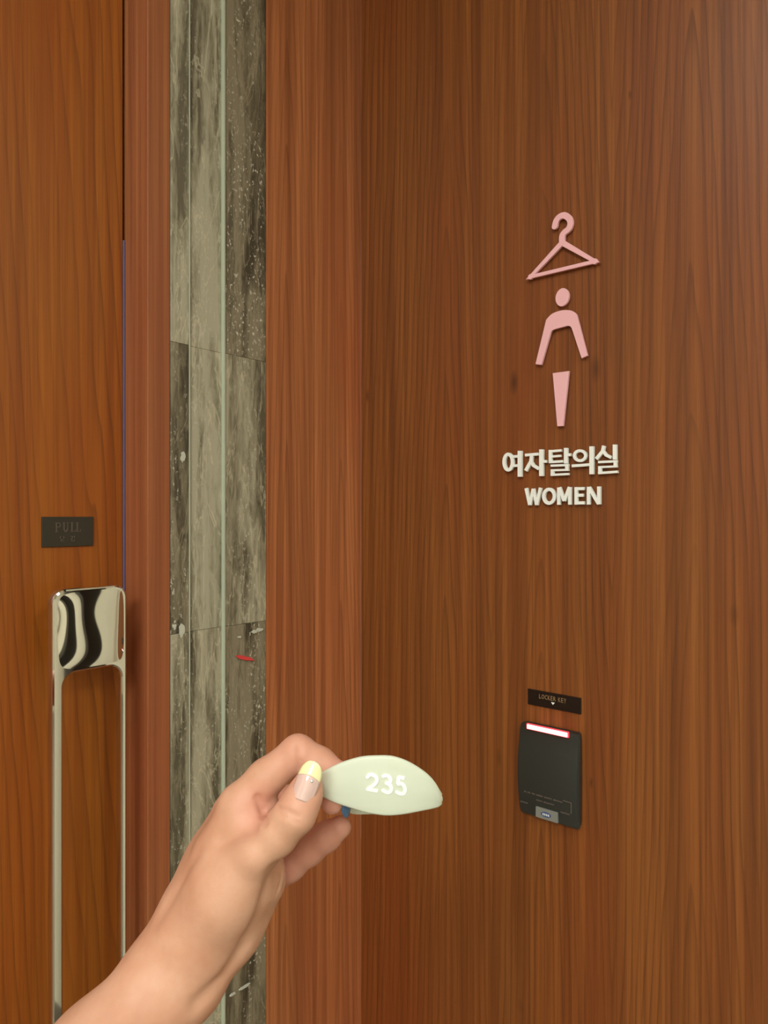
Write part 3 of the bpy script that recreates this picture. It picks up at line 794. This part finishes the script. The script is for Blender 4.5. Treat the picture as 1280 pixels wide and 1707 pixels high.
# ---------------------------------------------------------------- the person's forearm and hand
def surface_net(f, org, vs, R):
    """closed quad mesh of the zero level of a sampled distance field (naive surface nets)"""
    nx, ny, nz = f.shape; neg = f < 0
    c = np.zeros((nx - 1, ny - 1, nz - 1), dtype=np.uint8)
    for dx in (0, 1):
        for dy in (0, 1):
            for dz in (0, 1): c += neg[dx:nx - 1 + dx, dy:ny - 1 + dy, dz:nz - 1 + dz]
    act = (c > 0) & (c < 8); I = np.argwhere(act); idx = -np.ones(act.shape, dtype=np.int64); idx[act] = np.arange(len(I))
    acc = np.zeros((len(I), 3)); cnt = np.zeros(len(I))
    cs = [(0, 0, 0), (1, 0, 0), (0, 1, 0), (1, 1, 0), (0, 0, 1), (1, 0, 1), (0, 1, 1), (1, 1, 1)]
    val = [f[I[:, 0] + a, I[:, 1] + b, I[:, 2] + c_] for a, b, c_ in cs]
    for i in range(8):
        for j in range(i + 1, 8):
            d = np.array(cs[j]) - np.array(cs[i])
            if abs(d).sum() != 1: continue
            a, b = val[i], val[j]; m = (a < 0) != (b < 0)
            t = np.where(m, a / np.where(m, a - b, 1), 0)
            acc += np.where(m[:, None], np.array(cs[i]) + t[:, None] * d, 0); cnt += m
    V = (I + acc / cnt[:, None]) * vs + org
    faces = []
    for ax in range(3):
        sl0 = [slice(None)] * 3; sl1 = [slice(None)] * 3
        sl0[ax] = slice(0, -1); sl1[ax] = slice(1, None)
        ch = neg[tuple(sl0)] != neg[tuple(sl1)]
        E = np.argwhere(ch); u, v = [(1, 2), (2, 0), (0, 1)][ax]
        ok = (E[:, u] > 0) & (E[:, v] > 0) & (E[:, u] < f.shape[u] - 1) & (E[:, v] < f.shape[v] - 1); E = E[ok]
        def g(du, dv):
            K = E.copy(); K[:, u] -= du; K[:, v] -= dv; return idx[K[:, 0], K[:, 1], K[:, 2]]
        Q = np.stack([g(1, 1), g(0, 1), g(0, 0), g(1, 0)], 1)
        fl = neg[E[:, 0], E[:, 1], E[:, 2]]
        Q[~fl] = Q[~fl][:, ::-1]
        faces.append(Q)
    return V @ R.T, np.concatenate(faces)

# frame of the arm: x along it
AX = (at(497, 1256, .366) - at(156, 1765, .330)).normalized()
AY = Vector((0, 1, 0)); AY = (AY - AX * AX.dot(AY)).normalized(); AZ = AX.cross(AY)
RM = np.array([[AX[i], AY[i], AZ[i]] for i in range(3)])
def P4(px, py, d, r): return (np.array(at(px, py, d)) @ RM, r / F * d)
FIELD = {}
VS = 0.0010
ARM = [P4(-90, 2080, .245, 100), P4(20, 1930, .290, 92), P4(156, 1765, .330, 76), P4(327, 1569, .362, 62), P4(392, 1370, .375, 40)]
allp = [P4(-150, 2160, .235, 60), P4(600, 1200, .34, 30), P4(620, 1400, .45, 20), P4(380, 1300, .44, 10), P4(60, 2080, .23, 60), P4(300, 1800, .34, 0)]
allp += [(P4(-86, 2085, .245, 0)[0] + np.array(v), 0) for v in ((-.03, -.045, -.04), (.03, .045, .04), (-.03, .045, -.04), (-.03, -.045, .04))]
pts = np.array([p[0] for p in allp]); lo = pts.min(0) - .012; hi = pts.max(0) + .012
GN = np.ceil((hi - lo) / VS).astype(int) + 1
GX = [lo[i] + VS * np.arange(GN[i]) for i in range(3)]
BIG = .03
def newf(): return np.full(tuple(GN), BIG, dtype=np.float32)
def sub(pts_, m):
    a = np.min([p for p, r in pts_], 0) - max(r for p, r in pts_) - m; b = np.max([p for p, r in pts_], 0) + max(r for p, r in pts_) + m
    i0 = np.clip(((a - lo) / VS).astype(int), 0, GN - 1); i1 = np.clip(((b - lo) / VS).astype(int) + 2, 1, GN)
    return tuple(slice(x, y) for x, y in zip(i0, i1))
def smin(a, b, k):
    h = np.maximum(k - np.abs(a - b), 0) / k
    return np.minimum(a, b) - h * h * k * .25
def cone(f, A, B, k):
    (a, ra), (b, rb) = A, B; s = sub([A, B], k + .014)
    X = GX[0][s[0]][:, None, None]; Y = GX[1][s[1]][None, :, None]; Z = GX[2][s[2]][None, None, :]
    ab = b - a; L2 = max(1e-12, float(ab @ ab))
    t = ((X - a[0]) * ab[0] + (Y - a[1]) * ab[1] + (Z - a[2]) * ab[2]) / L2; t = np.clip(t, 0, 1)
    d = np.sqrt((X - a[0] - t * ab[0]) ** 2 + (Y - a[1] - t * ab[1]) ** 2 + (Z - a[2] - t * ab[2]) ** 2) - (ra + (rb - ra) * t)
    f[s] = smin(f[s], d.astype(np.float32), k)
def chain(f, P, k):
    for A, B in zip(P, P[1:]): cone(f, P4(*A), P4(*B), k)
def lerp4(A, B, t): return tuple(x + (y - x) * t for x, y in zip(A, B))

body = newf()
def off(p, k, dr=0, dd=0): return (p[0] + .77 * k, p[1] + .64 * k, p[2] + dd, p[3] + dr)
# forearm: two bones side by side
E0, E1, E2, E3 = (-86, 2085, .245, 108), (36, 1930, .292, 86), (163, 1770, .332, 68), (296, 1618, .357, 53)
for sgn in (-1, 1):
    chain(body, [off(E0, 22 * sgn), off(E1, 18 * sgn), off(E2, 13 * sgn), off(E3, 21 * sgn)], .014)
# wrist into the hand
chain(body, [off(E3, -19), (321, 1515, .366, 40), (360, 1438, .372, 34)], .014)
chain(body, [off(E3, 18), (370, 1545, .366, 44), (425, 1475, .366, 40)], .016)
# metacarpals
chain(body, [(330, 1545, .360, 44), (370, 1430, .360, 40), (400, 1346, .362, 36)], .012)
chain(body, [(326, 1545, .372, 46), (360, 1440, .376, 40), (392, 1356, .381, 36)], .012)
chain(body, [(328, 1550, .378, 44), (357, 1455, .386, 38), (386, 1383, .397, 34)], .012)
chain(body, [(335, 1560, .380, 44), (362, 1475, .393, 36), (386, 1412, .408, 30)], .012)
# thumb side and heel of the hand
chain(body, [(335, 1560, .354, 48), (376, 1492, .350, 46), (424, 1424, .346, 37)], .014)
chain(body, [(388, 1540, .372, 46), (430, 1468, .378, 38)], .012)
chain(body, [(372, 1475, .366, 44), (418, 1440, .370, 40)], .014)
# web between thumb and first finger
chain(body, [(402, 1378, .360, 32), (424, 1396, .354, 28)], .008)
chain(body, [(430, 1345, .361, 20), (448, 1340, .362, 15)], .004)

def finger(P, k=.0035, flesh=()):
    f = newf(); chain(f, P, k)
    for a, b in flesh: cone(f, P4(*a), P4(*b), .004)
    return f
T = [(424, 1424, .346, 36), (460, 1392, .343, 32), (493, 1356, .341, 30.5), (508, 1325, .343, 25.5), (516, 1299, .3455, 20)]
IN = [(400, 1343, .362, 35), (443, 1297, .364, 30), (496, 1254, .3665, 27.5), (532, 1274, .366, 26.5), (566, 1300, .3645, 25), (554, 1336, .365, 20.5)]
MI = [(392, 1356, .381, 34), (430, 1350, .406, 27), (472, 1340, .424, 26), (512, 1324, .416, 25), (542, 1318, .403, 22), (560, 1318, .388, 18)]
RI = [(386, 1383, .397, 34), (420, 1428, .400, 29), (447, 1463, .401, 28), (482, 1440, .398, 27), (515, 1415, .3945, 25), (545, 1394, .391, 23), (567, 1379, .388, 18.5)]
PI_ = [(386, 1412, .408, 30), (402, 1448, .417, 25), (420, 1478, .423, 23), (440, 1458, .427, 21), (450, 1440, .424, 19), (452, 1426, .417, 16)]
fing = [finger(T, .006, [((428, 1422, .340, 28), (424, 1424, .346, 30))]), finger(IN), finger(MI), finger(RI), finger(PI_)]
total = None
for i, f in enumerate(fing):
    tf = smin(body, f, .006 if i == 0 else .004)
    total = tf if total is None else smin(total, tf, .0009)
# creases and hollows pressed into the skin: (points px, py, depth), width, depth of the fold
def groove(P, wd, dp):
    for A, B in zip(P, P[1:]):
        a, _ = P4(*A, 0); b, _ = P4(*B, 0); s = sub([(a, 0), (b, 0)], wd * 3)
        X = GX[0][s[0]][:, None, None]; Y = GX[1][s[1]][None, :, None]; Z = GX[2][s[2]][None, None, :]
        ab = b - a; t = np.clip(((X - a[0]) * ab[0] + (Y - a[1]) * ab[1] + (Z - a[2]) * ab[2]) / float(ab @ ab), 0, 1)
        d2 = (X - a[0] - t * ab[0]) ** 2 + (Y - a[1] - t * ab[1]) ** 2 + (Z - a[2] - t * ab[2]) ** 2
        global GACC
        GACC[s] = np.maximum(GACC[s], (dp * np.exp(-d2 / wd ** 2)).astype(np.float32))
def skin_depth(px, py):
    """depth of the skin seen at a pixel"""
    for k in range(900):
        d = .30 + k * .00025; q = (np.array(at(px, py, d)) @ RM - lo) / VS; i = np.round(q).astype(int)
        if (i >= 0).all() and (i < GN).all() and total[tuple(i)] < 0: return d
    return .37
def on_skin(P): return [(x, y, skin_depth(x, y)) for x, y in P]
GACC = np.zeros(tuple(GN), dtype=np.float32)
groove(on_skin([(462, 1347), (478, 1352), (496, 1362)]), .0012, .0013)
groove(on_skin([(466, 1356), (482, 1363), (497, 1372)]), .0012, .0009)
groove(on_skin([(499, 1243), (499, 1262), (502, 1282)]), .0014, .0020)
groove(on_skin([(430, 1330), (438, 1350), (441, 1372)]), .0018, .0026)
groove(on_skin([(370, 1400), (395, 1390), (425, 1380)]), .0045, .0014)
groove(on_skin([(457, 1448), (448, 1470), (432, 1520), (405, 1580), (372, 1628), (330, 1672)]), .0045, .0022)
groove(on_skin([(474, 1434), (477, 1452), (474, 1476)]), .0012, .0009)
groove(on_skin([(466, 1436), (468, 1456), (462, 1486)]), .0012, .0006)
groove(on_skin([(262, 1535), (295, 1485), (330, 1425)]), .004, .0010)
total = total + GACC
V, Q = surface_net(total, lo, VS, RM)
me = bpy.data.meshes.new('person'); me.from_pydata(V.tolist(), [], Q.tolist()); me.update()
bm = bmesh.new(); bm.from_mesh(me)
bmesh.ops.smooth_vert(bm, verts=bm.verts, factor=0.5, use_axis_x=True, use_axis_y=True, use_axis_z=True)
bmesh.ops.recalc_face_normals(bm, faces=bm.faces[:])
bm.to_mesh(me); bm.free()
# pinker skin towards the finger ends
co = np.empty(len(me.vertices) * 3, dtype=np.float32); me.vertices.foreach_get('co', co); co = co.reshape(-1, 3)
def seg_d(A, B):
    a = np.array(at(*A[:3])); b = np.array(at(*B[:3])); ab = b - a
    t = np.clip(((co - a) @ ab) / (ab @ ab), 0, 1); return np.linalg.norm(co - a - t[:, None] * ab, axis=1)
pk = np.zeros(len(co))
for A, B, s_, w_ in ((T[3], T[4], .5, .011), (IN[2], IN[5], .45, .013), (IN[4], IN[5], 1, .012), (RI[2], RI[3], .9, .016), (RI[3], RI[6], .8, .013), (MI[1], MI[5], 1, .014), (PI_[1], PI_[5], .8, .013), ((432, 1345, .350), (440, 1365, .350), .6, .010)):
    pk = np.maximum(pk, s_ * np.clip(1.6 - seg_d(A, B) / w_, 0, 1))
at_ = me.color_attributes.new('flush', 'FLOAT_COLOR', 'POINT')
buf = np.ones((len(co), 4), dtype=np.float32); buf[:, :3] = pk[:, None]; at_.data.foreach_set('color', buf.ravel())
me.polygons.foreach_set('use_smooth', [True] * len(me.polygons))

t = NT('skin'); c0 = t.coord()
n1 = t.noise(t.mapping(c0, (1, 1, 1)), 38.0, 3, .55); n2 = t.noise(c0, 420.0, 3, .6); n3 = t.noise(c0, 1500.0, 2, .5)
cc = t.ramp(n1, [(0.35, srgb(200, 146, 117)), (0.65, srgb(212, 162, 134))])
cc = t.mix(t.math('MULTIPLY', t.math('SUBTRACT', n2, 0.45, clamp=True), 0.5), cc, srgb(206, 146, 112))
fa = t.n('ShaderNodeAttribute', attribute_name='flush')
cc = t.mix(t.math('MULTIPLY', fa.outputs['Fac'], 0.55), cc, srgb(232, 160, 146))
t.link(cc, t.b.inputs['Base Color']); t.b.inputs['Roughness'].default_value = 0.5; t.b.inputs['Specular IOR Level'].default_value = 0.35
t.b.inputs['Subsurface Weight'].default_value = 0.12; t.b.inputs['Subsurface Radius'].default_value = (1.0, .35, .2); t.b.inputs['Subsurface Scale'].default_value = .004
t.bump(t.math('ADD', n2, t.math('MULTIPLY', n3, 0.4)), 0.22, 0.0005)
SKIN = t.m
me.materials.append(SKIN)
person = bpy.data.objects.new('person', me); COL.objects.link(person)
tag(person, 'bare left forearm and hand reaching in from below, pinching a pale green wristband', 'person')

NAILP = plain('clear_pink_nail', srgb(226, 190, 180), 0.12, spec=0.7, Coat_Weight=0.6)
NAILY = plain('pale_yellow_polish', srgb(250, 244, 186), 0.2, spec=0.6, Coat_Weight=0.5)
NAILB = plain('blue_polish', srgb(70, 104, 140), 0.2, spec=0.6, Coat_Weight=0.5)
GLINT = plain('nail_gem', (0.95, 0.95, 0.95), 0.08, 0.6)
def nail(base, tip, normal, width, curv, mat, tipmat=None, split=.62, label=None, lift=.0004, fore=None):
    A = (tip - base); Ln = A.length; A.normalize(); N = (normal - A * normal.dot(A)).normalized(); Rt = A.cross(N)
    def part(t0, t1, mt, name, par, lb, smile):
        b = bmesh.new(); NU, NV = 16, 18; rows = []
        for i in range(NV + 1):
            row = []
            for j in range(NU + 1):
                s = -1 + 2 * j / NU
                # both ends of a piece follow the curved smile line
                la = t0 - (smile[0] * (1 - s * s) if smile[0] else 0); lb_ = t1 - (smile[1] * (1 - s * s) if smile[1] else 0)
                if smile[0] is None: pass
                v = t0 + smile[0] * (1 - s * s) + (t1 + smile[1] * (1 - s * s) - t0 - smile[0] * (1 - s * s)) * i / NV
                wv = math.sqrt(max(.12, 1 - max(0, (0.24 - v) / .24) ** 2 * .8)) * math.sqrt(max(0, 1 - max(0, (v - .55) / .45) ** 2.4)) if v < 1 else 0
                wv = max(wv, .02)
                x = s * width / 2 * wv
                up = -curv * (x / (width / 2)) ** 2 + lift + .0008 * math.sin(math.pi * min(1, v)) - .0006 * max(0, v - .8)
                p = base + A * (Ln * v) + Rt * x + N * up
                row.append(b.verts.new(p))
            rows.append(row)
        for i in range(NV):
            for j in range(NU): b.faces.new((rows[i][j], rows[i][j + 1], rows[i + 1][j + 1], rows[i + 1][j]))
        bmesh.ops.recalc_face_normals(b, faces=b.faces[:])
        if b.faces[0].normal.dot(N) < 0: bmesh.ops.reverse_faces(b, faces=b.faces[:])
        r = bmesh.ops.solidify(b, geom=b.faces[:], thickness=.0005)
        return obj(name, b, mt, par, Matrix.Identity(4), smooth=True, label=lb)
    if tipmat is None: return part(0, 1.0, mat, 'fingernail', person, label, (0, 0))
    o = part(0, split, mat, 'fingernail', person, label, (0, .09))
    part(split, 1.0, tipmat, 'nail_tip', o, 'pale yellow painted nail tip', (.09, 0))
    return o
def sk(px, py, dz=0): return at(px, py, skin_depth(px, py) + dz)
# thumb nail
nb = at(500, 1334, skin_depth(500, 1334) - .0002); ntp = at(524, 1269, .3392)
nail(nb, ntp, Vector((-.12, -1, .15)), (.0120), .0038, NAILP, NAILY, .55, 'glossy pinkish thumbnail', lift=.0002)
g = bmesh.new(); bmesh.ops.create_uvsphere(g, u_segments=10, v_segments=8, radius=.0009); gp = at(519.5, 1302, .3355)
for v in g.verts: v.co = v.co * 1.0 + gp
obj('nail_gem', g, GLINT, person, Matrix.Identity(4), smooth=True)  # bright bead in place of the highlight on the thumbnail
# first finger: blue nail seen edge-on at its outer side
nail(at(585, 1318, .3655), at(579, 1363, .3645), Vector((1, -.35, .05)), .0105, .0028, NAILB, label='blue painted fingernail')
# the other nails, on the far sides
nail(at(547, 1310, .4035), at(573, 1311, .384), Vector((.35, .7, .6)), .010, .0028, NAILB, label='blue painted fingernail')
nail(at(560, 1388, .3955), at(582, 1368, .3925), Vector((.4, .9, -.2)), .0095, .0026, NAILY)
nail(at(458, 1440, .4285), at(462, 1420, .420), Vector((.5, .8, .2)), .008, .0022, NAILP)
